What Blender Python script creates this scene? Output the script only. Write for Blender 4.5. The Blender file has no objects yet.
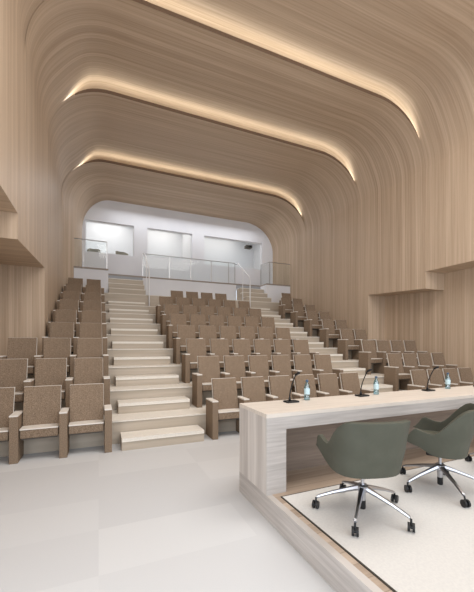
import bpy, bmesh, math, random
from mathutils import Vector, Matrix
random.seed(7)
SC = bpy.context.scene
COL = SC.collection

# ------------------------------------------------------------------ camera
EYE = 1.57
YAW = 0.402
cam_d = bpy.data.cameras.new('camera')
cam = bpy.data.objects.new('camera', cam_d)
COL.objects.link(cam)
cam.location = (0, 0, EYE)
cam.rotation_euler = (math.pi / 2, 0, -YAW)
cam_d.sensor_fit = 'VERTICAL'
cam_d.sensor_height = 36.0
cam_d.lens = 36.0 * 325.5 / 592.0
cam_d.shift_y = (344.5 - 296.0) / 592.0
cam_d.clip_start = 0.05
cam_d.clip_end = 100
SC.camera = cam

# ------------------------------------------------------------------ light
SC.view_settings.view_transform = 'Standard'
SC.view_settings.look = 'None'
SC.view_settings.gamma = 1
SC.view_settings.use_curve_mapping = False
SC.view_settings.exposure = 0.07
world = bpy.data.worlds.new('world')
SC.world = world
world.use_nodes = True
world.node_tree.nodes['Background'].inputs[0].default_value = (0.80, 0.88, 1.0, 1)
world.node_tree.nodes['Background'].inputs[1].default_value = 0.9


def area(name, loc, rot, sx, sy, power, color, spread=math.pi):
    d = bpy.data.lights.new(name, 'AREA')
    d.shape = 'RECTANGLE'
    d.size = sx
    d.size_y = sy
    d.energy = power
    d.color = color
    d.spread = spread
    o = bpy.data.objects.new(name, d)
    o.location = loc
    o.rotation_euler = rot
    COL.objects.link(o)
    return o


# added cool fill behind the camera, tilted up to brighten the ceiling
area('front_fill_light', (3.5, -3.9, 3.6), (math.radians(112), 0, 0), 9.0, 5.5, 330, (0.90, 0.95, 1.0))
# added unseen light for assumed side daylight, left of the camera; no windows built
area('assumed_side_daylight', (-2.0, -1.2, 1.7), (math.pi / 2, 0, -math.pi / 2), 4.6, 3.0, 190, (0.80, 0.90, 1.0))
# added overhead fill, out of view, lighting the desk, floor and seats
area('overhead_fill_light', (3.7, 1.9, 8.1), (math.radians(0), 0, 0), 7.5, 3.6, 500, (1.0, 0.975, 0.94))
# light in the rooms behind the gallery windows
area('gallery_room_light', (0.4, 17.0, 7.9), (0, 0, 0), 1.8, 2.0, 34, (1.0, 0.96, 0.92))
area('gallery_room_light', (3.1, 17.0, 7.9), (0, 0, 0), 1.8, 2.0, 28, (1.0, 0.95, 0.90))
area('gallery_room_light', (6.3, 17.0, 7.9), (0, 0, 0), 2.6, 2.0, 30, (1.0, 0.95, 0.90))
# added fill above the gallery deck that brightens its white walls
area('gallery_wall_fill', (3.9, 14.3, 7.6), (math.radians(-10), 0, 0), 7.0, 0.5, 80, (0.93, 0.96, 1.0))


# ------------------------------------------------------------------ materials
def lin(r, g, b):
    f = lambda c: (c / 255 / 12.92) if c / 255 <= 0.04045 else ((c / 255 + 0.055) / 1.055) ** 2.4
    return (f(r), f(g), f(b), 1)


def base_mat(name, col, rough=0.6, metal=0.0, spec=0.4):
    m = bpy.data.materials.new(name)
    m.use_nodes = True
    b = m.node_tree.nodes['Principled BSDF']
    b.inputs['Base Color'].default_value = col
    b.inputs['Roughness'].default_value = rough
    b.inputs['Metallic'].default_value = metal
    b.inputs['Specular IOR Level'].default_value = spec
    return m, m.node_tree, b


def noise_mat(name, c1, c2, scale=(1, 1, 1), detail=4, rough=0.7, lo=0.35, hi=0.65, metal=0.0, bump=0.0, ns=1.0, coord='Object', spec=0.4):
    m, t, b = base_mat(name, c1, rough, metal, spec)
    N, L = t.nodes, t.links
    tc = N.new('ShaderNodeTexCoord')
    mp = N.new('ShaderNodeMapping')
    mp.inputs['Scale'].default_value = scale
    no = N.new('ShaderNodeTexNoise')
    no.inputs['Scale'].default_value = ns
    no.inputs['Detail'].default_value = detail
    rp = N.new('ShaderNodeValToRGB')
    rp.color_ramp.elements[0].position = lo
    rp.color_ramp.elements[0].color = c1
    rp.color_ramp.elements[1].position = hi
    rp.color_ramp.elements[1].color = c2
    L.new(tc.outputs[coord], mp.inputs[0])
    L.new(mp.outputs[0], no.inputs[0])
    L.new(no.outputs['Fac'], rp.inputs[0])
    L.new(rp.outputs[0], b.inputs['Base Color'])
    if bump:
        bp = N.new('ShaderNodeBump')
        bp.inputs['Strength'].default_value = bump
        bp.inputs['Distance'].default_value = 0.01
        L.new(no.outputs['Fac'], bp.inputs['Height'])
        L.new(bp.outputs[0], b.inputs['Normal'])
    return m


def wood_mat(name, dark, light, axis, board=0.11, rough=0.5, grain=16.0, other=0.35, board_var=0.5, line=0.75):
    """Veneer whose boards follow one another along `axis`, grain runs across it."""
    m, t, b = base_mat(name, light, rough, spec=0.3)
    N, L = t.nodes, t.links
    tc = N.new('ShaderNodeTexCoord')
    sep = N.new('ShaderNodeSeparateXYZ')
    L.new(tc.outputs['Object'], sep.inputs[0])
    dv = N.new('ShaderNodeMath'); dv.operation = 'DIVIDE'; dv.inputs[1].default_value = board
    L.new(sep.outputs[axis], dv.inputs[0])
    fl = N.new('ShaderNodeMath'); fl.operation = 'FLOOR'
    L.new(dv.outputs[0], fl.inputs[0])
    wn = N.new('ShaderNodeTexWhiteNoise'); wn.noise_dimensions = '1D'
    L.new(fl.outputs[0], wn.inputs['W'])
    fr = N.new('ShaderNodeMath'); fr.operation = 'FRACT'
    L.new(dv.outputs[0], fr.inputs[0])
    gt = N.new('ShaderNodeMath'); gt.operation = 'LESS_THAN'; gt.inputs[1].default_value = 0.05
    L.new(fr.outputs[0], gt.inputs[0])
    mp = N.new('ShaderNodeMapping')
    sc = [other, other, other]; sc[axis] = grain
    mp.inputs['Scale'].default_value = sc
    L.new(tc.outputs['Object'], mp.inputs[0])
    no = N.new('ShaderNodeTexNoise')
    no.inputs['Scale'].default_value = 1.0
    no.inputs['Detail'].default_value = 7
    no.inputs['Roughness'].default_value = 0.65
    L.new(mp.outputs[0], no.inputs[0])
    # factor = (1-board_var)*noise' + board_var*boardrandom
    mr = N.new('ShaderNodeMapRange')
    mr.inputs['From Min'].default_value = 0.3
    mr.inputs['From Max'].default_value = 0.7
    L.new(no.outputs['Fac'], mr.inputs['Value'])
    mx = N.new('ShaderNodeMix'); mx.data_type = 'FLOAT'
    mx.inputs[0].default_value = board_var
    L.new(mr.outputs[0], mx.inputs[2])
    L.new(wn.outputs['Value'], mx.inputs[3])
    cm = N.new('ShaderNodeMix'); cm.data_type = 'RGBA'
    cm.inputs[6].default_value = dark
    cm.inputs[7].default_value = light
    L.new(mx.outputs[0], cm.inputs[0])
    dk = N.new('ShaderNodeMix'); dk.data_type = 'RGBA'; dk.blend_type = 'MULTIPLY'
    dk.inputs[7].default_value = (line, line, line, 1)
    L.new(gt.outputs[0], dk.inputs[0])
    L.new(cm.outputs[2], dk.inputs[6])
    L.new(dk.outputs[2], b.inputs['Base Color'])
    return m


WD, WL = lin(170, 147, 124), lin(212, 191, 168)
M = {}
M['wood_y'] = wood_mat('ash_boards', WD, WL, 1, 0.115, grain=22, board_var=0.35, line=0.92)
M['wood_x'] = wood_mat('ash_boards_across', WD, WL, 0, 0.115, grain=22, board_var=0.35, line=0.92)
M['desk_h'] = wood_mat('pale_ash_grain', lin(158, 151, 146), lin(198, 192, 187), 2, 0.5, grain=30, other=1.2, board_var=0.1, line=1)
M['desk_in'] = wood_mat('shaded_brown_panel', lin(116, 101, 90), lin(150, 134, 121), 2, 0.5, grain=20, other=1.0, board_var=0.1, line=1)  # brown panel darkened: shade of the desk recess put into the colour
M['desk_top'] = wood_mat('lit_ash_top', lin(198, 188, 177), lin(220, 211, 201), 1, 0.5, grain=30, other=1.2, board_var=0.1, line=1)  # same ash as the desk front, lightened as if lit from above
M['desk_side'] = wood_mat('pale_ash_upright', lin(168, 160, 154), lin(218, 212, 206), 1, 0.1, grain=26, other=1.0, board_var=0.5, line=0.9)
M['planks'] = wood_mat('podium_planks', lin(150, 132, 116), lin(196, 178, 160), 1, 0.12, grain=26, other=1.5, board_var=0.6, line=0.7)
M['tier_face'] = noise_mat('tier_laminate', lin(178, 166, 150), lin(190, 178, 163), (0.6, 0.6, 14), 3, 0.6)
M['tier_top'] = noise_mat('tier_carpet', lin(224, 218, 208), lin(230, 225, 216), (40, 40, 40), 2, 0.9)
M['nosing'] = base_mat('step_nosing', lin(240, 236, 228), 0.5)[0]
M['fabric'] = noise_mat('brown_melange_fabric', lin(106, 90, 75), lin(156, 137, 118), (120, 120, 80), 4, 0.95, 0.3, 0.7, bump=0.15, spec=0.1)
M['edge'] = base_mat('off_white_edge', lin(226, 220, 212), 0.55)[0]
M['seat_under'] = base_mat('seat_underside', lin(90, 84, 78), 0.7)[0]
M['white'] = base_mat('white_plaster', lin(236, 236, 238), 0.8)[0]
M['white_wall'] = noise_mat('soft_white_plaster', lin(222, 223, 228), lin(228, 229, 233), (1, 1, 1), 2, 0.85)
M['grey_trim'] = base_mat('deck_edge_grey', lin(150, 140, 130), 0.6)[0]
M['carpet'] = noise_mat('pale_inlay_carpet', lin(202, 200, 197), lin(208, 206, 202), (60, 60, 60), 2, 0.95)
M['dark_line'] = base_mat('dark_edge_line', lin(60, 54, 48), 0.8)[0]  # plain dark tone for the line around the podium carpet
M['steel'] = base_mat('brushed_steel', lin(190, 190, 192), 0.3, 1.0)[0]
M['white_metal'] = base_mat('white_metal', lin(238, 238, 240), 0.4)[0]
M['chrome'] = base_mat('polished_aluminium', lin(190, 192, 198), 0.28, 1.0)[0]
M['black'] = base_mat('black_plastic', lin(22, 22, 24), 0.45)[0]
M['leather'] = noise_mat('sage_leather', lin(76, 77, 67), lin(81, 82, 72), (8, 8, 8), 3, 0.55, spec=0.25)
M['leather_seat'] = noise_mat('sage_seat', lin(80, 82, 72), lin(86, 88, 78), (8, 8, 8), 3, 0.55, spec=0.25)
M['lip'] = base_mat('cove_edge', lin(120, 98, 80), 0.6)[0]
M['booth_chair'] = base_mat('taupe_shell', lin(140, 133, 118), 0.6)[0]
M['label'] = base_mat('bottle_label', lin(190, 215, 222), 0.5)[0]
M['cap'] = base_mat('blue_cap', lin(60, 84, 110), 0.4)[0]


def floor_mat():
    m, t, b = base_mat('carpet_tiles', lin(215, 212, 206), 0.85, spec=0.25)
    N, L = t.nodes, t.links
    tc = N.new('ShaderNodeTexCoord')
    sep = N.new('ShaderNodeSeparateXYZ')
    L.new(tc.outputs['Object'], sep.inputs[0])
    comb = N.new('ShaderNodeCombineXYZ')
    for i, s in ((0, 1.2), (1, 0.6)):
        d = N.new('ShaderNodeMath'); d.operation = 'DIVIDE'; d.inputs[1].default_value = s
        f = N.new('ShaderNodeMath'); f.operation = 'FLOOR'
        L.new(sep.outputs[i], d.inputs[0]); L.new(d.outputs[0], f.inputs[0]); L.new(f.outputs[0], comb.inputs[i])
    wn = N.new('ShaderNodeTexWhiteNoise'); wn.noise_dimensions = '2D'
    L.new(comb.outputs[0], wn.inputs['Vector'])
    no = N.new('ShaderNodeTexNoise'); no.inputs['Scale'].default_value = 120; no.inputs['Detail'].default_value = 2
    L.new(tc.outputs['Object'], no.inputs[0])
    a = N.new('ShaderNodeMix'); a.data_type = 'FLOAT'; a.inputs[0].default_value = 0.4
    L.new(wn.outputs['Value'], a.inputs[2]); L.new(no.outputs['Fac'], a.inputs[3])
    c = N.new('ShaderNodeMix'); c.data_type = 'RGBA'
    c.inputs[6].default_value = lin(193, 194, 196); c.inputs[7].default_value = lin(207, 208, 209)
    L.new(a.outputs[0], c.inputs[0]); L.new(c.outputs[2], b.inputs['Base Color'])
    return m


M['floor'] = floor_mat()


def glass_mat(name, col, rough=0.0, alpha=0.12):
    m = bpy.data.materials.new(name)
    m.use_nodes = True
    t = m.node_tree
    N, L = t.nodes, t.links
    N.remove(N['Principled BSDF'])
    tr = N.new('ShaderNodeBsdfTransparent'); tr.inputs[0].default_value = col
    gl = N.new('ShaderNodeBsdfGlossy'); gl.inputs['Roughness'].default_value = 0.03
    mx = N.new('ShaderNodeMixShader'); mx.inputs[0].default_value = alpha
    L.new(tr.outputs[0], mx.inputs[1]); L.new(gl.outputs[0], mx.inputs[2])
    L.new(mx.outputs[0], N['Material Output'].inputs[0])
    return m


M['glass'] = glass_mat('clear_glass', (0.97, 0.985, 0.985, 1), alpha=0.012)
M['pet'] = glass_mat('blue_bottle_plastic', (0.50, 0.72, 0.80, 1), alpha=0.22)


def emit(name, col, s):
    m = bpy.data.materials.new(name)
    m.use_nodes = True
    t = m.node_tree
    t.nodes.remove(t.nodes['Principled BSDF'])
    e = t.nodes.new('ShaderNodeEmission')
    e.inputs[0].default_value = col
    e.inputs[1].default_value = s
    t.links.new(e.outputs[0], t.nodes['Material Output'].inputs[0])
    return m


M['led'] = emit('warm_led_strip', (1.0, 0.97, 0.86, 1), 5.0)


# ------------------------------------------------------------------ helpers
def link(name, bm, mats, parent=None, smooth=False, bevel=0, loc=None):
    me = bpy.data.meshes.new(name)
    bm.normal_update()
    bm.to_mesh(me)
    bm.free()
    if not isinstance(mats, (list, tuple)):
        mats = [mats]
    for m in mats:
        me.materials.append(m)
    if smooth:
        for p in me.polygons:
            p.use_smooth = True
    o = bpy.data.objects.new(name, me)
    COL.objects.link(o)
    if parent is not None:
        o.parent = parent
    if loc is not None:
        o.location = loc
    if bevel:
        md = o.modifiers.new('bevel', 'BEVEL')
        md.width = bevel
        md.segments = 2
        md.limit_method = 'ANGLE'
    return o


def box(bm, x0, y0, z0, x1, y1, z1, mi=0):
    vs = [bm.verts.new(p) for p in ((x0, y0, z0), (x1, y0, z0), (x1, y1, z0), (x0, y1, z0),
                                    (x0, y0, z1), (x1, y0, z1), (x1, y1, z1), (x0, y1, z1))]
    for f, in (((0, 3, 2, 1),), ((4, 5, 6, 7),), ((0, 1, 5, 4),), ((1, 2, 6, 5),), ((2, 3, 7, 6),), ((3, 0, 4, 7),)):
        fc = bm.faces.new([vs[i] for i in f])
        fc.material_index = mi
    return vs


def boxes(*bs):
    bm = bmesh.new()
    for b in bs:
        box(bm, *b)
    return bm


def quad(bm, a, b, c, d, mi=0):
    f = bm.faces.new([bm.verts.new(p) for p in (a, b, c, d)])
    f.material_index = mi
    return f


def tube(bm, pts, r, seg=10, r2=None, cap=True):
    pts = [Vector(p) for p in pts]
    rings = []
    n = len(pts)
    for i, p in enumerate(pts):
        t = (pts[min(i + 1, n - 1)] - pts[max(i - 1, 0)]).normalized()
        up = Vector((0, 0, 1)) if abs(t.z) < 0.95 else Vector((1, 0, 0))
        a = t.cross(up).normalized()
        b = t.cross(a).normalized()
        rr = r if r2 is None else r + (r2 - r) * i / (n - 1)
        rings.append([bm.verts.new(p + (a * math.cos(2 * math.pi * k / seg) + b * math.sin(2 * math.pi * k / seg)) * rr) for k in range(seg)])
    for i in range(n - 1):
        for k in range(seg):
            bm.faces.new((rings[i][k], rings[i][(k + 1) % seg], rings[i + 1][(k + 1) % seg], rings[i + 1][k]))
    if cap:
        bm.faces.new(rings[0][::-1])
        bm.faces.new(rings[-1])


def lathe(bm, prof, seg=24, c=(0, 0, 0)):
    rings = []
    for r, z in prof:
        rings.append([bm.verts.new((c[0] + r * math.cos(2 * math.pi * k / seg), c[1] + r * math.sin(2 * math.pi * k / seg), c[2] + z)) for k in range(seg)])
    for i in range(len(prof) - 1):
        for k in range(seg):
            bm.faces.new((rings[i][k], rings[i][(k + 1) % seg], rings[i + 1][(k + 1) % seg], rings[i + 1][k]))
    bm.faces.new(rings[0][::-1])
    bm.faces.new(rings[-1])


def empty(name, loc=(0, 0, 0), rz=0.0, label=None, cat=None, group=None):
    o = bpy.data.objects.new(name, None)
    COL.objects.link(o)
    o.location = loc
    o.rotation_euler = (0, 0, rz)
    tag(o, label, cat, group)
    return o


def tag(o, label=None, cat=None, group=None, kind=None):
    if label: o['label'] = label
    if cat: o['category'] = cat
    if group: o['group'] = group
    if kind: o['kind'] = kind
    return o


def copy_tree(o, parent=None):
    c = o.copy()
    COL.objects.link(c)
    c.parent = parent
    for ch in list(o.children):
        copy_tree(ch, c)
    return c


def struct(o):
    o['kind'] = 'structure'
    return o


# ------------------------------------------------------------------ dimensions
XL, XR = -1.14, 8.6
RISE, PITCH = 0.366, 0.907
YN, YB, YS = 5.465, 5.07, 5.08        # tier nosing, half step front, seat front of row 1
SPR = 6.6                             # spring line of the ceiling curve
AX0, AX1 = 0.20, 1.76                 # left aisle
BX0, BX1 = 5.30, 6.86                 # right aisle
DECK = 4.45
YE = 15.1                             # gallery back wall
NL = dict(y1=8.6, z1=3.33, ym=5.9, z2=3.18, z3=3.58, x=-2.05)
NR = dict(y1=8.6, z1=3.29, ym=6.45, z2=3.17, z3=3.66, x=9.38)

# floor
struct(link('floor', boxes((-2.1, -4, -0.1, 9.5, 5.6, 0)), M['floor']))

# tiers: each platform is one block of floor; its top is carpet, its face laminate
for k in range(1, 10):
    y0 = YN + PITCH * (k - 1)
    y1 = y0 + PITCH if k < 9 else 14.25
    z1 = RISE * k if k < 9 else 3.45
    z0 = RISE * (k - 1) if k > 1 else 0
    xl, xr = (NL['x'], NR['x']) if y0 < 7.6 else (XL, XR)
    bm = bmesh.new()
    box(bm, xl, y0 + 0.004, -0.1, xr, y1 + 0.01, z1 - 0.02, 0)
    box(bm, xl, y0 - 0.012, z1 - 0.02, xr, y1 + 0.008, z1, 1)
    struct(link('floor', bm, [M['tier_face'], M['tier_top']]))

# ------------------------------------------------------------------ walls
SEAMS = [-4.0, 6.45, 9.0, 12.3, YE]
PROUD = 0.003


def inset(y):
    """how far the panel section stands proud of the wall plane at depth y"""
    for a, b in zip(SEAMS[:-1], SEAMS[1:]):
        if a <= y < b:
            if a < 0: return 0.0
            return PROUD * (1 - (y - a) / (b - a))
    return 0.0


def wall(name, side):
    X = XL if side < 0 else XR
    n = NL if side < 0 else NR
    s = -side   # inward direction in x
    bm = bmesh.new()
    eps = 1e-4
    ys = sorted(set([-4.0, n['ym'], n['y1'], 6.45, 9.0, 12.3, YE]))
    def zbot(ym):
        return n['z3'] if ym < n['ym'] else (None if ym < n['y1'] else 0.0)
    for a, b in zip(ys[:-1], ys[1:]):
        m = (a + b) / 2
        seg = [(p, q) for p, q in zip(SEAMS[:-1], SEAMS[1:]) if p <= m < q][0]
        def off(y):
            return 0.0 if seg[0] < 0 else PROUD * (1 - (y - seg[0]) / (seg[1] - seg[0]))
        zb0 = zbot(m); zb1 = zb0
        if zb0 is None:
            zb0, zb1 = [n['z2'] + (n['z1'] - n['z2']) * (v - n['ym']) / (n['y1'] - n['ym']) for v in (a, b)]
        quad(bm, (X + s * off(a), a, zb0), (X + s * off(b), b, zb1), (X + s * off(b), b, SPR), (X + s * off(a), a, SPR), 0)
        if abs(a - seg[0]) < eps and a > 0:   # the raised edge
            quad(bm, (X, a, zb0), (X + s * off(a), a, zb0), (X + s * off(a), a, SPR), (X, a, SPR), 0)
        if zbot(m) != 0.0:                    # soffit
            xi = n['x']
            quad(bm, (X + s * off(a), a, zb0), (X + s * off(b), b, zb1), (xi, b, zb1), (xi, a, zb0), 0)
    xi = n['x']
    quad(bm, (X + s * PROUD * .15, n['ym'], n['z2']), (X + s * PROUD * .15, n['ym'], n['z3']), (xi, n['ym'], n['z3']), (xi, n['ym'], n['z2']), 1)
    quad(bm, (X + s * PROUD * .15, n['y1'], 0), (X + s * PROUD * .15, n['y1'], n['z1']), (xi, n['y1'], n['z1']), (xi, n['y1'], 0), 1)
    quad(bm, (xi, -4, 0), (xi, n['y1'], 0), (xi, n['y1'], 4.0), (xi, -4, 4.0), 0)
    return struct(link(name, bm, [M['wood_y'], M['wood_x'], M['lip']]))


wall('wall_left', -1)
wall('wall_right', 1)


# ------------------------------------------------------------------ ceiling
def cross(zt, xl, xr, dz=0.0, dx=0.0, rxl=1.45, rxr=1.75, spr=SPR, n=20, fl=(.38, .80), fr=(.24, .66)):
    """points left spring -> ceiling -> right spring. dz: extra height, fading to nothing on the curves"""
    pts = []
    rz = zt - spr
    def w(t, e0, e1):
        t = max(0.0, min(1.0, (t - e0) / (e1 - e0)))
        return t * t * (3 - 2 * t)
    for i in range(n + 1):
        t = i / n
        a = t * math.pi / 2
        pts.append((xl + dx + rxl * (1 - math.cos(a)), spr + rz * math.sin(a) + dz * w(t, *fl)))
    m = 8
    for i in range(1, m):
        f = i / m
        pts.append((xl + rxl + (xr - rxr - xl - rxl) * f, zt + dz))
    for i in range(n, -1, -1):
        t = i / n
        a = t * math.pi / 2
        pts.append((xr - dx - rxr * (1 - math.cos(a)), spr + rz * math.sin(a) + dz * w(t, *fr)))
    return pts


def loft(bm, rows, mi=0):
    vr = [[bm.verts.new((x, y, z)) for (x, z) in pts] for y, pts in rows]
    for a, b in zip(vr[:-1], vr[1:]):
        for i in range(len(a) - 1):
            f = bm.faces.new((a[i], a[i + 1], b[i + 1], b[i]))
            f.material_index = mi
            f.smooth = True


ZT = 8.1
GAP = 0.36
OVER = 0.55
LIPH = 0.09


FADE = {6.45: dict(fl=(.38, .80), fr=(.24, .66)), 9.0: dict(fl=(.41, .80), fr=(.18, .60)), 12.3: dict(fl=(.50, .86), fr=(.14, .56))}
ZLIP = {6.45: 8.09, 9.0: 8.02, 12.3: 7.95}


def section(y0, y1, z0, first=False):
    """one ceiling shell from its lip at y0 back over the next lip"""
    bm = bmesh.new()
    ye = y1 + OVER
    rows = []
    N = 10
    for i in range(N + 1):
        f = i / N
        y = y0 + (ye - y0) * f
        fy = min(1.0, (y - y0) / (y1 - y0))
        dx = 0.0 if first else PROUD * (1 - fy)
        lift = GAP * (fy ** 1.6) if not first else (GAP * max(0.0, (y - (y1 - 4.5)) / 4.5) ** 2 if y < y1 else GAP)
        back = 0.02 * min(1.0, max(0.0, (y - y1) / 0.05 + 0.2))
        rows.append((y, cross(z0 + (ZLIP[y1] - z0) * fy ** 2, XL, XR, dz=lift, dx=max(dx, 0.0) - back, **FADE[y1])))
    loft(bm, rows, 0)
    # closing panel behind the next lip
    end = rows[-1][1]
    low = cross(ZLIP[y1], XL, XR, dz=0.09, dx=-0.02, **FADE[y1])
    va = [bm.verts.new((x, ye, z)) for x, z in end]
    vb = [bm.verts.new((x, ye, z - 0.02)) for x, z in low]
    for i in range(len(va) - 1):
        bm.faces.new((va[i], va[i + 1], vb[i + 1], vb[i])).material_index = 0
    if not first:
        # front lip: face and return shelf
        lo = rows[0][1]
        hi = cross(z0, XL, XR, dz=LIPH, dx=0.0, **FADE[y0])
        a = [bm.verts.new((x, y0, z)) for x, z in lo]
        b = [bm.verts.new((x, y0, z)) for x, z in hi]
        c = [bm.verts.new((x, y0 + OVER, z)) for x, z in cross(z0, XL, XR, dz=LIPH * 0.9, dx=0.0, **FADE[y0])]
        for i in range(len(a) - 1):
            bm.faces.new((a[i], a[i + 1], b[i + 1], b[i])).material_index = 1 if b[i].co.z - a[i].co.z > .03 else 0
            bm.faces.new((b[i], b[i + 1], c[i + 1], c[i])).material_index = 0
    return struct(link('ceiling', bm, [M['wood_y'], M['lip']]))


section(-4.0, 6.45, ZT + 0.05, first=True)
section(6.45, 9.0, ZLIP[6.45])
section(9.0, 12.3, ZLIP[9.0])


# last shell runs down to the gallery arch
def arch_pts(off=0.0):
    return cross(7.80, -0.64 - off, 8.47 + off, rxl=1.15, rxr=1.6, spr=6.35)


bm = bmesh.new()
rows = []
for i in range(21):
    f = i / 20
    A = cross(ZLIP[12.3], XL, XR, dx=PROUD)
    B = arch_pts()
    gr = max(0.0, (f - 0.36) / 0.64) ** 1.5
    gl = 1 - (1 - max(0.0, (f - 0.16) / 0.84)) ** 3.2
    rows.append((12.3 + (YE - 12.3) * f, [(a[0] * (1 - g) + b[0] * g, a[1] * (1 - f) + b[1] * f) for a, b, g in ((p, q, gl + (gr - gl) * i / (len(A) - 1)) for i, (p, q) in enumerate(zip(A, B)))]))
loft(bm, rows, 0)
hi = cross(ZLIP[12.3], XL, XR, dz=LIPH, **FADE[12.3])
a = [bm.verts.new((x, 12.3, z)) for x, z in rows[0][1]]
b = [bm.verts.new((x, 12.3, z)) for x, z in hi]
c = [bm.verts.new((x, 12.3 + OVER, z - 0.03)) for x, z in hi]
for i in range(len(a) - 1):
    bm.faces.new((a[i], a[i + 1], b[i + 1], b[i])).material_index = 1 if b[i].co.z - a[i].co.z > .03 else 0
    bm.faces.new((b[i], b[i + 1], c[i + 1], c[i])).material_index = 0
struct(link('ceiling', bm, [M['wood_y'], M['lip']]))
# side returns below the curve, from the long walls in to the gallery arch
for s in (-1, 1):
    bm = bmesh.new()
    rr = [(y, pts[0] if s < 0 else pts[-1]) for y, pts in rows]
    for (ya, pa), (yb, pb) in zip(rr[:-1], rr[1:]):
        quad(bm, (pa[0], ya, 2.8), (pb[0], yb, 2.8), (pb[0], yb, pb[1]), (pa[0], ya, pa[1]))
    for f in bm.faces: f.smooth = True
    bmesh.ops.remove_doubles(bm, verts=bm.verts, dist=1e-4)
    struct(link('wall_left' if s < 0 else 'wall_right', bm, M['wood_y']))

# LED strips lying on the lips
for y0, nm, lb in ((6.45, 'led', 'warm light strip along the ceiling cove nearest the desk'),
                   (9.0, 'led', 'warm light strip along the middle ceiling cove'),
                   (12.3, 'led', 'warm light strip along the ceiling cove nearest the gallery')):
    bm = bmesh.new()
    P = cross(ZLIP[y0], XL, XR, dz=LIPH + 0.004, **FADE[y0])
    P = P[9:-7]
    va = [bm.verts.new((x, y0 + 0.035, z)) for x, z in P]
    vb = [bm.verts.new((x, y0 + 0.16, z)) for x, z in P]
    vc = [bm.verts.new((x, y0 + 0.035, z + 0.012)) for x, z in P]
    vd = [bm.verts.new((x, y0 + 0.16, z + 0.012)) for x, z in P]
    for i in range(len(P) - 1):
        bm.faces.new((vc[i], vc[i + 1], vd[i + 1], vd[i]))
        bm.faces.new((va[i], va[i + 1], vc[i + 1], vc[i]))
        bm.faces.new((vb[i], vb[i + 1], vd[i + 1], vd[i]))
    tag(link('light_strip', bm, M['led']), lb, 'light strip', 'ceiling cove light strips')

# ------------------------------------------------------------------ gallery back wall with three openings
WINS = [(-0.52, 1.45, 5.50, 6.84), (2.02, 4.10, 5.58, 6.84), (4.70, 7.82, 5.46, 6.84)]
bm = bmesh.new()
P = arch_pts(0.04)
outline = [(-0.68, DECK - 0.1)] + P + [(8.51, DECK - 0.1)]
xs = sorted(set([p[0] for p in outline] + [w for W in WINS for w in W[:2]] + [-0.52 + 0.0]))
def topz(x):
    best = None
    for (xa, za), (xb, zb) in zip(P[:-1], P[1:]):
        if min(xa, xb) - 1e-6 <= x <= max(xa, xb) + 1e-6 and abs(xb - xa) > 1e-9:
            v = za + (zb - za) * (x - xa) / (xb - xa)
            best = v if best is None else max(best, v)
    return best if best is not None else 6.35
for xa, xb in zip(xs[:-1], xs[1:]):
    if xb - xa < 1e-5: continue
    xm = (xa + xb) / 2
    win = [W for W in WINS if W[0] <= xm <= W[1]]
    za, zb = topz(xa + 1e-6), topz(xb - 1e-6)
    for y in (YE,):
        if win:
            W = win[0]
            quad(bm, (xa, y, DECK - .1), (xb, y, DECK - .1), (xb, y, W[2]), (xa, y, W[2]))
            quad(bm, (xa, y, W[3]), (xb, y, W[3]), (xb, y, zb), (xa, y, za))
        else:
            quad(bm, (xa, y, DECK - .1), (xb, y, DECK - .1), (xb, y, zb), (xa, y, za))
for W in WINS:      # reveals
    y2 = YE + 0.18
    quad(bm, (W[0], YE, W[2]), (W[1], YE, W[2]), (W[1], y2, W[2]), (W[0], y2, W[2]))
    quad(bm, (W[0], YE, W[3]), (W[1], YE, W[3]), (W[1], y2, W[3]), (W[0], y2, W[3]))
    quad(bm, (W[0], YE, W[2]), (W[0], YE, W[3]), (W[0], y2, W[3]), (W[0], y2, W[2]))
    quad(bm, (W[1], YE, W[2]), (W[1], YE, W[3]), (W[1], y2, W[3]), (W[1], y2, W[2]))
struct(link('wall_back', bm, M['white_wall']))
for i, W in enumerate(WINS):
    f = struct(link('window_%d' % (i + 1), boxes((W[0], YE + .10, W[2], W[1], YE + .16, W[2] + .03), (W[0], YE + .10, W[3] - .03, W[1], YE + .16, W[3]),
                                                 (W[0], YE + .10, W[2] + .03, W[0] + .03, YE + .16, W[3] - .03), (W[1] - .03, YE + .10, W[2] + .03, W[1], YE + .16, W[3] - .03)), M['white_metal']))
    link('pane', boxes((W[0] + .03, YE + .125, W[2] + .03, W[1] - .03, YE + .135, W[3] - .03)), M['glass'], f)
# rooms behind the openings
bm = bmesh.new()
quad(bm, (-1.2, 18.2, 4.9), (8.9, 18.2, 4.9), (8.9, 18.2, 8.0), (-1.2, 18.2, 8.0))
for x in (-1.2, 1.74, 4.4, 8.9):
    box(bm, x - .05, YE + .2, 4.9, x + .05, 18.2, 8.0)
struct(link('wall_gallery_rooms', bm, M['white']))
struct(link('floor', boxes((-1.2, YE + .2, 4.85, 8.9, 18.2, 4.95)), M['carpet']))
struct(link('ceiling', boxes((-1.2, YE + .18, 8.0, 8.9, 18.2, 8.05)), M['white']))

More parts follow.
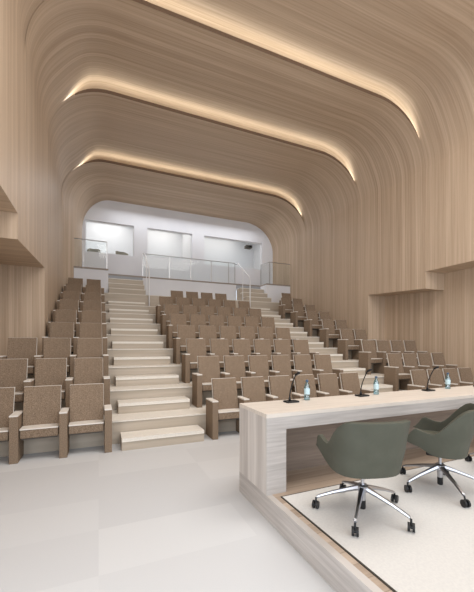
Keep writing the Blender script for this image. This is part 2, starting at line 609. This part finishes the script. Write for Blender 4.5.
# ------------------------------------------------------------------ gallery decks, faces, upper stairs
YLD, YCD, YRD = 13.32, 14.2, 13.56      # front edges of left, centre and right deck
UX = [(0.34, 1.70), (6.02, 7.28)]       # upper stairs
bm = bmesh.new()
for (x0, x1, y0) in ((XL, UX[0][0], YLD), (UX[0][0], UX[1][1], YCD), (UX[1][1], XR, YRD)):
    box(bm, x0, y0, DECK - 0.06, x1, YE + 0.2, DECK, 0)
struct(link('floor', bm, M['grey_trim']))
bm = boxes((XL, YLD + .02, 2.9, UX[0][0], YLD + .12, DECK - .06),
           (UX[0][0] - .12, YLD + .12, 2.9, UX[0][0], YCD, DECK - .06),
           (UX[0][1] + .02, YCD + .02, 2.9, UX[1][0] - .02, YCD + .12, DECK - .06),
           (UX[0][1], YN + 7.6 * PITCH, 2.9, UX[0][1] + .06, YCD + .1, 3.0),
           (UX[1][1], YRD + .02, 2.9, XR, YRD + .12, DECK - .06),
           (UX[1][1], YRD + .12, 2.9, UX[1][1] + .10, YCD, DECK - .06))
struct(link('wall_gallery_front', bm, M['white_wall']))

UY = [12.72, 13.09, 13.46, 13.83, 14.2]
UZ = [3.45, 3.70, 3.95, 4.20, 4.45]
for i, (x0, x1) in enumerate(UX):
    st = empty('staircase', ((x0 + x1) / 2, UY[0], UZ[0]), 0,
               ['upper flight of pale steps rising to the gallery at the top of the left aisle',
                'upper flight of pale steps rising to the gallery at the top of the right aisle'][i], 'stairs', 'flights of steps')
    cx = (x0 + x1) / 2
    for j in range(1, 5):
        y0 = UY[j] - UY[0] - 0.0
        zz = UZ[j] - UZ[0]
        if j == 4: continue
        s = link('step', boxes((x0 - cx + .01, y0, 0.001, x1 - cx - .01, y0 + .37, zz - .025)), M['tier_face'], st)
        link('tread', boxes((x0 - cx + .01, y0 - .03, zz - .025, x1 - cx - .01, y0 + .372, zz)), M['tier_top'], s)

# aisle half steps
for side, (x0, x1, lab) in enumerate(((0.315, 1.576, 'lower flight of cream half steps climbing the left aisle'),
                                      (5.42, 6.78, 'lower flight of cream half steps climbing the right aisle'))):
    st = empty('staircase', ((x0 + x1) / 2, YB, 0), 0, lab, 'stairs', 'flights of steps')
    hw = (x1 - x0) / 2
    hz = RISE / 2
    for k in range(9):
        y0 = PITCH * k
        z0 = RISE * k
        yb = YN - YB - .014
        hr_ = hw - .17 if (side and k == 0) else hw
        s = link('step', boxes((-hw, y0 + .004, z0 + .001, hr_, y0 + yb, z0 + hz - .052)), M['tier_face'], st)
        link('tread', boxes((-hw, y0 - .004, z0 + hz - .045, hr_, y0 + yb, z0 + hz)), M['tier_top'], s)
        link('nosing', boxes((-hw, y0 - .008, z0 + hz - .052, hr_, y0 + yb, z0 + hz - .045)), M['nosing'], s)

# ------------------------------------------------------------------ auditorium seats
SP = {'L': 0.58, 'C': 0.5675, 'R': 0.567}


def seat_proto(pitch):
    root = empty('auditorium_seat')
    w = pitch - 0.115
    # cushion
    bm = boxes((-w / 2 + .005, 0.03, 0.31, w / 2 - .005, 0.42, 0.425))
    s = link('seat', bm, M['fabric'], root, bevel=.012)
    link('piping', boxes((-w / 2 + .006, 0.026, 0.425, w / 2 - .006, 0.40, 0.442)), M['edge'], s)
    link('seat_pan', boxes((-w / 2 + .02, 0.07, 0.285, w / 2 - .02, 0.40, 0.309)), M['seat_under'], s)
    # reclined back: panel and pale shell edge
    bm = bmesh.new()
    def slab(bm, x0, x1, z0, z1, yf, th, lean, bow=0.0, n=6):
        rows = []
        for j in range(2):
            z = (z0, z1)[j]
            y = yf + lean * (z - z0)
            rows.append([(bm.verts.new((x0 + (x1 - x0) * i / n, y + bow * (1 - (2 * i / n - 1) ** 2), z)),
                          bm.verts.new((x0 + (x1 - x0) * i / n, y + th, z))) for i in range(n + 1)])
        A, B = rows
        for i in range(n):
            bm.faces.new((A[i][0], A[i + 1][0], B[i + 1][0], B[i][0]))
            bm.faces.new((A[i + 1][1], A[i][1], B[i][1], B[i + 1][1]))
            bm.faces.new((B[i][0], B[i + 1][0], B[i + 1][1], B[i][1]))
            bm.faces.new((A[i + 1][0], A[i][0], A[i][1], A[i + 1][1]))
        bm.faces.new((A[0][0], B[0][0], B[0][1], A[0][1]))
        bm.faces.new((A[n][0], A[n][1], B[n][1], B[n][0]))
    slab(bm, -w / 2 + .004, w / 2 - .004, 0.40, 0.965, 0.20, 0.045, 0.23, 0.022)
    b = link('backrest', bm, M['fabric'], root, bevel=.006)
    bm = bmesh.new()
    slab(bm, -w / 2, w / 2, 0.36, 0.968, 0.236, 0.02, 0.23)
    link('back_shell', bm, M['edge'], b)
    arm_at(root, -pitch / 2)
    return root


def arm_at(root, x):
    a = link('armrest', boxes((x - .05, 0.0, 0.0, x + .05, 0.37, 0.615)), M['fabric'], root, bevel=.005)
    link('arm_cap', boxes((x - .05, 0.0, 0.616, x + .05, 0.37, 0.634)), M['edge'], a)
    return a


protos = {}
ORD = ['front', 'second', 'third', 'fourth', 'fifth', 'sixth', 'seventh', 'eighth', 'ninth']


def row(block, k, x0, cols, total, group, where, first_col=0):
    """x0: left end of the row's first armrest centre; cols: indices of the seats there"""
    p = SP[block]
    y = YS + PITCH * (k - 1)
    z = RISE * (k - 1)
    names = where(total)
    cols = list(cols)
    for n, c in enumerate(cols):
        if block not in protos:
            protos[block] = seat_proto(p)
            o = protos[block]
        else:
            o = copy_tree(PR[block])
        o.location = (x0 + p * (c + .5), y, z)
        o['label'] = 'brown fabric auditorium seat, %s row of the %s, %s' % (ORD[k - 1], group, names[n])
        o['category'] = 'seat'
        o['group'] = 'auditorium seats in the ' + group
        if block not in PR:
            PR[block] = copy_tree(o)
            clean.append(PR[block])
        if n == len(cols) - 1:
            arm_at(o, p / 2)


PR, clean = {}, []


def where_left(t):
    return {3: ['nearest the left wall', 'in the middle', 'beside the aisle'], 2: ['against the left wall', 'beside the aisle']}[t]


def where_c(t):
    if t == 6:
        return ['at its left end', 'second from its left end', 'third from its left end', 'third from its right end', 'second from its right end', 'at its right end']
    return ['at its left end', 'left of middle', 'right of middle', 'at its right end']


def where_r(t):
    return {4: ['beside the aisle', 'second from the aisle', 'third from the aisle', 'nearest the right wall'],
            2: ['beside the aisle', 'against the right wall'], 1: ['alone below the gallery deck']}[t]


XLB = 0.13 - 3 * 0.58
for k in range(1, 10):
    t = 3 if k <= 3 else 2
    row('L', k, XLB, range(3 - t, 3), t, 'left block', where_left)
XCB = 1.81 - 0.035
for k in range(1, 9):
    t = 6 if k < 8 else 4
    row('C', k, XCB, range(6) if t == 6 else range(1, 5), t, 'centre block', where_c)
for k in range(1, 10):
    x0 = 6.70 if k == 1 else 6.95
    t = 4 if k <= 3 else (2 if k < 9 else 1)
    row('R', k, x0, range(4) if t == 4 else (range(2) if t == 2 else range(1, 2)), t, 'right block', where_r)
for c in clean:
    for ch in list(c.children_recursive): bpy.data.objects.remove(ch)
    bpy.data.objects.remove(c)


# ------------------------------------------------------------------ glass rails and handrails
def rail(name, pts, posts, label, zb, zt, group='glass railings of the gallery'):
    root = empty(name, (pts[0][0], pts[0][1], zb), 0, label, 'railing', group)
    ox, oy = pts[0]
    for (xa, ya), (xb, yb) in zip(pts[:-1], pts[1:]):
        a = Vector((xa - ox, ya - oy, 0)); b = Vector((xb - ox, yb - oy, 0))
        d = (b - a).normalized(); n = Vector((-d.y, d.x, 0)) * .006
        bm = bmesh.new()
        h = zt - zb
        p = [a + n, b + n, b - n, a - n]
        lo = [bm.verts.new((q.x, q.y, .03)) for q in p]; hi = [bm.verts.new((q.x, q.y, h - .03)) for q in p]
        bm.faces.new(lo[::-1]); bm.faces.new(hi)
        for i in range(4): bm.faces.new((lo[i], lo[(i + 1) % 4], hi[(i + 1) % 4], hi[i]))
        link('glass_panel', bm, M['glass'], root)
        bm = bmesh.new(); tube(bm, [a + Vector((0, 0, h)), b + Vector((0, 0, h))], .018, 8)
        link('top_rail', bm, M['steel'], root)
    for (x, y) in posts:
        link('post', boxes((x - ox - .014, y - oy - .014, 0, x - ox + .014, y - oy + .014, zt - zb)), M['steel'], root)
    return root


rail('glass_railing', [(-.86, YLD + .05), (UX[0][0] - .05, YLD + .05)], [(-.52, YLD + .05), (UX[0][0] - .05, YLD + .05)],
     'short glass railing on the gallery deck against the left wall', DECK, 5.48)
rail('glass_railing', [(UX[0][1] + .02, YCD + .05), (5.95, YCD + .05)], [(UX[0][1] + .02, YCD + .05), (2.84, YCD + .05), (3.8, YCD + .05), (4.77, YCD + .05), (5.63, YCD + .05), (5.95, YCD + .05)],
     'long glass railing on the gallery deck above the centre seats', DECK, 5.42)
rail('glass_railing', [(7.33, YCD + .05), (7.46, YRD + .05), (XR, YRD + .05)], [(7.33, YCD + .05), (7.46, YRD + .05)],
     'glass railing turning a corner on the gallery deck against the right wall', DECK, 5.48)

for x, lab in ((1.76, 'white handrail beside the upper steps of the left aisle'), (5.98, 'white handrail beside the upper steps of the right aisle')):
    hr = empty('handrail', (x, 12.6, 2.93), 0, lab, 'handrail', 'handrails of the upper steps')
    bm = bmesh.new()
    pts = [(0, 1.58, 2.42), (0, 1.35, 2.42), (0, .2, 1.62), (0, .08, 1.52), (0, .03, 1.40), (0, 0.03, .7), (0, .03, 0.184 if x > 5 else 0.002)]
    tube(bm, pts, .022, 8)
    link('rail', bm, M['white_metal'], hr, smooth=True)
    bm = bmesh.new()
    tube(bm, [(0, .8, 0.55), (0, .8, 2.02)], .014, 8)
    link('baluster', bm, M['white_metal'], hr, smooth=True)

# ------------------------------------------------------------------ gallery room contents
def booth_chair(x, y, rz, lab):
    r = empty('lounge_chair', (x, y, 4.95), rz, lab, 'chair', 'chairs behind the left gallery window')
    bm = bmesh.new()
    n = 14
    rows = []
    for j, (z, rr) in enumerate(((.42, .16), (.48, .24), (.62, .27), (.92, .28))):
        ring = []
        for i in range(n + 1):
            u = -1 + 2 * i / n
            a = math.radians(-90 + 115 * u)
            zz = z if j < 3 else 0.92 - .16 * max(0, abs(u) - .35) / .65
            ring.append(bm.verts.new((rr * math.cos(a), rr * math.sin(a), zz)))
        rows.append(ring)
    for a, b in zip(rows[:-1], rows[1:]):
        for i in range(n): bm.faces.new((a[i], a[i + 1], b[i + 1], b[i]))
    o = link('backrest', bm, M['booth_chair'], r, smooth=True)
    md = o.modifiers.new('s', 'SOLIDIFY'); md.thickness = .03
    bm = bmesh.new(); lathe(bm, [(.2, .40), (.24, .42), (.24, .46), (.2, .48)], 20)
    link('seat', bm, M['booth_chair'], r, smooth=True)
    for sx in (-1, 1):
        for sy in (-1, 1):
            bm = bmesh.new(); tube(bm, [(sx * .13, sy * .13, .40), (sx * .2, sy * .2, .001)], .014, 8)
            link('leg', bm, M['black'], r)


booth_chair(-0.2, 15.75, math.radians(175), 'taupe round-backed chair at the left behind the left gallery window')
booth_chair(0.98, 15.75, math.radians(195), 'taupe round-backed chair at the right behind the left gallery window')
# projector under the ceiling behind the right window
pj = empty('projector', (7.35, 15.75, 6.78), 0, 'dark projector hanging behind the right end of the widest gallery window', 'projector')
link('body', boxes((-.17, -.15, -.09, .17, .15, .06)), M['seat_under'], pj, bevel=.02)
bm = bmesh.new(); lathe(bm, [(.05, 0), (.055, .05), (.04, .06)], 16)
bmesh.ops.rotate(bm, verts=bm.verts, cent=(0, 0, 0), matrix=Matrix.Rotation(math.pi / 2, 3, 'X'))
bmesh.ops.translate(bm, verts=bm.verts, vec=(.06, -.15, -.01))
link('lens', bm, M['black'], pj, smooth=True)
bm = bmesh.new(); tube(bm, [(0, 0, .06), (0, 0, 1.219)], .02, 8)
link('ceiling_mount', bm, M['steel'], pj)

# ------------------------------------------------------------------ podium
PX0, PY1, PZ = 1.385, 3.19, 0.214
struct(link('floor_podium', boxes((PX0, -4, 0.001, 7.4, PY1, PZ - .004), (PX0, -4, PZ - .004, PX0 + .055, PY1, PZ)), M['desk_h']))
struct(link('floor_podium_planks', boxes((PX0 + .055, -4, PZ - .004, 7.4, PY1, PZ)), M['planks']))
tag(link('inlaid_carpet', boxes((1.50, -3.9, PZ + .0005, 7.2, 2.50, PZ + .006)), M['carpet']), 'pale grey carpet laid on the podium under the swivel chairs', 'carpet')
tag(link('carpet_trim', boxes((1.487, -3.9, PZ + .0005, 1.4995, 2.50, PZ + .007), (1.487, 2.5005, PZ + .0005, 7.2, 2.507, PZ + .007)), M['dark_line']), 'thin dark edge line around the podium carpet', 'edging')

# ------------------------------------------------------------------ desk
DT = 0.942
DY0, DY1 = 2.58, 3.19
DX1 = 7.1
dk = empty('conference_desk', (PX0, DY0, PZ), 0, 'long pale ash panel desk standing along the podium edge', 'desk')
W, D, Hh = DX1 - PX0, DY1 - DY0, DT - PZ
link('desktop', boxes((0, 0, Hh - .035, W, D, Hh)), M['desk_top'], dk)
link('apron', boxes((0.001, 0.0, Hh - .15, W - .001, .03, Hh - .035)), M['desk_h'], dk)
bm = boxes((0, 0.001, 0, .205, D, Hh - .035))
for f in bm.faces:
    if abs(f.normal.x) > .5 or True:
        pass
bm.normal_update()
for f in bm.faces:
    f.material_index = 1 if abs(f.normal.x) > .5 else 0
link('side_panel', bm, [M['desk_h'], M['desk_side']], dk)
bm = boxes((W - .18, 0.001, 0, W, D, Hh - .035))
link('side_panel', bm, M['desk_h'], dk)
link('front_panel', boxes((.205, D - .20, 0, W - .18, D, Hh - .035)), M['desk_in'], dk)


# ------------------------------------------------------------------ microphones and bottles
def mic(x, y, lab):
    r = empty('gooseneck_microphone', (x, y, DT), 0, lab, 'microphone', 'gooseneck microphones on the desk')
    link('base', boxes((-.075, -.05, 0, .075, .05, .018)), M['black'], r, bevel=.006)
    bm = bmesh.new(); tube(bm, [(-.02, 0, .018), (-.02, 0, .06)], .016, 10, .009)
    link('socket', bm, M['black'], r, smooth=True)
    bm = bmesh.new()
    pts = []
    for i in range(13):
        t = i / 12
        pts.append((-.02 + .025 * t ** 1.5, -.08 * t ** 1.6, .06 + .245 * t))
    tube(bm, pts, .0065, 8)
    link('gooseneck', bm, M['black'], r, smooth=True)
    e = pts[-1]
    bm = bmesh.new(); tube(bm, [e, (e[0] + .008, e[1] - .03, e[2] + .018), (e[0] + .014, e[1] - .05, e[2] + .028)], .013, 10)
    link('microphone_head', bm, M['black'], r, smooth=True)


mic(1.93, 3.03, 'black gooseneck microphone nearest the left end of the desk')
mic(2.95, 3.05, 'black gooseneck microphone on the desk, second from the left end')
mic(4.12, 3.05, 'black gooseneck microphone on the desk, third from the left end')
mic(5.22, 3.05, 'black gooseneck microphone on the desk cut off by the right edge of the photo')


def bottle(x, y, lab):
    r = empty('water_bottle', (x, y, DT), 0, lab, 'bottle', 'water bottles on the desk')
    bm = bmesh.new()
    lathe(bm, [(.027, 0), (.032, .006), (.032, .045), (.029, .055), (.032, .065), (.032, .14), (.027, .165), (.014, .195), (.013, .212)], 20)
    link('bottle_body', bm, M['pet'], r, smooth=True)
    bm = bmesh.new(); lathe(bm, [(.0325, .066), (.0328, .07), (.0328, .125), (.0325, .13)], 20)
    link('label_wrap', bm, M['label'], r, smooth=True)
    bm = bmesh.new(); lathe(bm, [(.0155, .205), (.016, .207), (.016, .225), (.014, .229)], 16)
    link('cap', bm, M['cap'], r, smooth=True)


bottle(2.17, 3.08, 'blue plastic water bottle nearest the left end of the desk')
bottle(3.21, 3.08, 'blue plastic water bottle beside the second microphone from the left')
bottle(4.56, 3.08, 'blue plastic water bottle beside the third microphone from the left')


# ------------------------------------------------------------------ swivel chairs
def swivel_chair():
    r = empty('swivel_chair')
    # shell: wraps round the back and runs forward as arms. local +Y is the front
    bm = bmesh.new()
    n, m = 40, 12
    def ss(e0, e1, v):
        t = max(0, min(1, (v - e0) / (e1 - e0)))
        return t * t * (3 - 2 * t)
    grid = []
    for j in range(m + 1):
        v = j / m
        ringv = []
        for i in range(n + 1):
            u = -1 + 2 * i / n
            au = abs(u)
            top = .785 - .225 * ss(.25, .56, au) + .035 * ss(.6, .85, au) - .12 * ss(.80, 1.0, au)
            bot = .355 + .09 * ss(.5, 1, au)
            z = bot + (top - bot) * v
            # plan: squarish U
            a = math.radians(-90 + 90 * min(1, au / .52) * (1 if u > 0 else -1))
            q = 2.8
            cx, cy = math.cos(a), math.sin(a)
            sr = (abs(cx) ** q + abs(cy) ** q) ** (-1 / q)
            k = .91 + .09 * (1 - (1 - min(1, (z - .355) / .18)) ** 2) if z < .565 else 1.0
            hw = .285 * k + .035 * max(0, (z - .45) / .4)
            hd = .235 * k + .085 * max(0, (z - .45) / .36)
            x = hw * cx * sr
            y = hd * cy * sr
            if au > .52:
                f = (au - .52) / .48
                x = math.copysign(hw, u) * (1 + .05 * f - .12 * max(0, f - .7))
                y = .27 * f * (.75 + .25 * v)
            ringv.append(bm.verts.new((x, y, z)))
        grid.append(ringv)
    for a, b in zip(grid[:-1], grid[1:]):
        for i in range(n): bm.faces.new((a[i], a[i + 1], b[i + 1], b[i]))
    # bowl bottom under the seat
    c = bm.verts.new((0, -.02, .345))
    for i in range(n): bm.faces.new((grid[0][i + 1], grid[0][i], c))
    bm.faces.new((grid[0][0], grid[0][n], c))
    o = link('shell', bm, M['leather'], r, smooth=True)
    md = o.modifiers.new('thick', 'SOLIDIFY'); md.thickness = .035; md.offset = -1
    md = o.modifiers.new('round', 'BEVEL'); md.width = .012; md.segments = 3; md.limit_method = 'ANGLE'; md.angle_limit = math.radians(50)
    # seat cushion
    bm = bmesh.new()
    prof = [(0.02, .398), (.85, .40), (1.0, .425), (1.0, .455), (.93, .478), (.6, .485), (.02, .487)]
    seg = 32
    rings = []
    for rr, z in prof:
        ring = []
        for k in range(seg):
            a = 2 * math.pi * k / seg
            cx, cy = math.cos(a), math.sin(a)
            sr = (abs(cx) ** 3.2 + abs(cy) ** 3.2) ** (-1 / 3.2)
            ring.append(bm.verts.new((.225 * rr * cx * sr, .035 + .235 * rr * cy * sr, z)))
        rings.append(ring)
    for a, b in zip(rings[:-1], rings[1:]):
        for k in range(seg): bm.faces.new((a[k], a[(k + 1) % seg], b[(k + 1) % seg], b[k]))
    bm.faces.new(rings[0][::-1]); bm.faces.new(rings[-1])
    link('seat', bm, M['leather_seat'], r, smooth=True)
    # mechanism
    link('tilt_mechanism', boxes((-.07, -.09, .30, .07, .11, .344)), M['black'], r, bevel=.012)
    bm = bmesh.new(); tube(bm, [(.06, .02, .32), (.2, .03, .32), (.23, .03, .315)], .006, 8)
    link('lever', bm, M['chrome'], r, smooth=True)
    bm = bmesh.new(); lathe(bm, [(.014, .10), (.014, .34)], 16)
    lathe(bm, [(.024, .10), (.026, .20), (.022, .21)], 16)
    link('gas_column', bm, M['chrome'], r, smooth=False)
    bm = bmesh.new(); lathe(bm, [(.022, .03), (.024, .04), (.024, .10)], 16)
    link('column_foot', bm, M['black'], r)
    bm = bmesh.new(); lathe(bm, [(.034, .165), (.044, .175), (.044, .215), (.03, .228)], 20)
    link('hub', bm, M['chrome'], r, smooth=False)
    for k in range(5):
        a = math.radians(STAR0 + 72 * k)
        d = Vector((math.cos(a), math.sin(a), 0)); s = Vector((-d.y, d.x, 0))
        bm = bmesh.new()
        secs = [(.035, .024, .178, .214), (.12, .019, .158, .188), (.24, .015, .125, .149), (.345, .013, .088, .108), (.36, .013, .082, .10)]
        rg = []
        for (rr, w, z0, z1) in secs:
            rg.append([bm.verts.new(d * rr + s * w * .7 + Vector((0, 0, z0))), bm.verts.new(d * rr - s * w * .7 + Vector((0, 0, z0))),
                       bm.verts.new(d * rr - s * w + Vector((0, 0, (z0 + z1) / 2))),
                       bm.verts.new(d * rr - s * w * .6 + Vector((0, 0, z1))), bm.verts.new(d * rr + s * w * .6 + Vector((0, 0, z1))),
                       bm.verts.new(d * rr + s * w + Vector((0, 0, (z0 + z1) / 2)))])
        for A, B in zip(rg[:-1], rg[1:]):
            for q in range(6): bm.faces.new((A[q], A[(q + 1) % 6], B[(q + 1) % 6], B[q]))
        bm.faces.new(rg[0][::-1]); bm.faces.new(rg[-1])
        lg = link('leg', bm, M['chrome'], r)
        # caster
        ca = a + math.radians([25, -40, 70, 10, -70][k])
        t = Vector((math.cos(ca), math.sin(ca), 0)); ax = Vector((-t.y, t.x, 0))
        c0 = d * .365 + t * .012 + Vector((0, 0, .032))
        bm = bmesh.new()
        for sgn in (-1, 1):
            tube(bm, [c0 + ax * sgn * .008, c0 + ax * sgn * .024], .031, 18)
        tube(bm, [c0 - ax * .010, c0 + ax * .010], .012, 10)
        tube(bm, [c0 + Vector((0, 0, .01)), c0 - t * .012 + Vector((0, 0, .055))], .008, 8)
        link('caster', bm, M['black'], lg)
    return r


STAR0 = 17
ch = swivel_chair()
spots = [((1.96, 2.02), -15, 'sage green swivel chair nearest the left end of the desk, its back to the viewer'),
         ((2.97, 2.08), 30, 'sage green swivel chair second from the left end of the desk, both its arms showing'),
         ((4.05, 2.06), 6, 'sage green swivel chair at the right edge of the photo, mostly hidden')]
insts = [ch] + [copy_tree(ch) for _ in spots[1:]]
for o, (p, rz, lab) in zip(insts, spots):
    o.location = (p[0], p[1], PZ + .006)
    o.rotation_euler = (0, 0, math.radians(rz))
    tag(o, lab, 'chair', 'swivel chairs at the desk')

for o, d in zip(insts, (0, -20, 15)):
    for c in o.children:
        if c.name.split('.')[0] == 'leg':
            c.rotation_euler = (0, 0, math.radians(d))
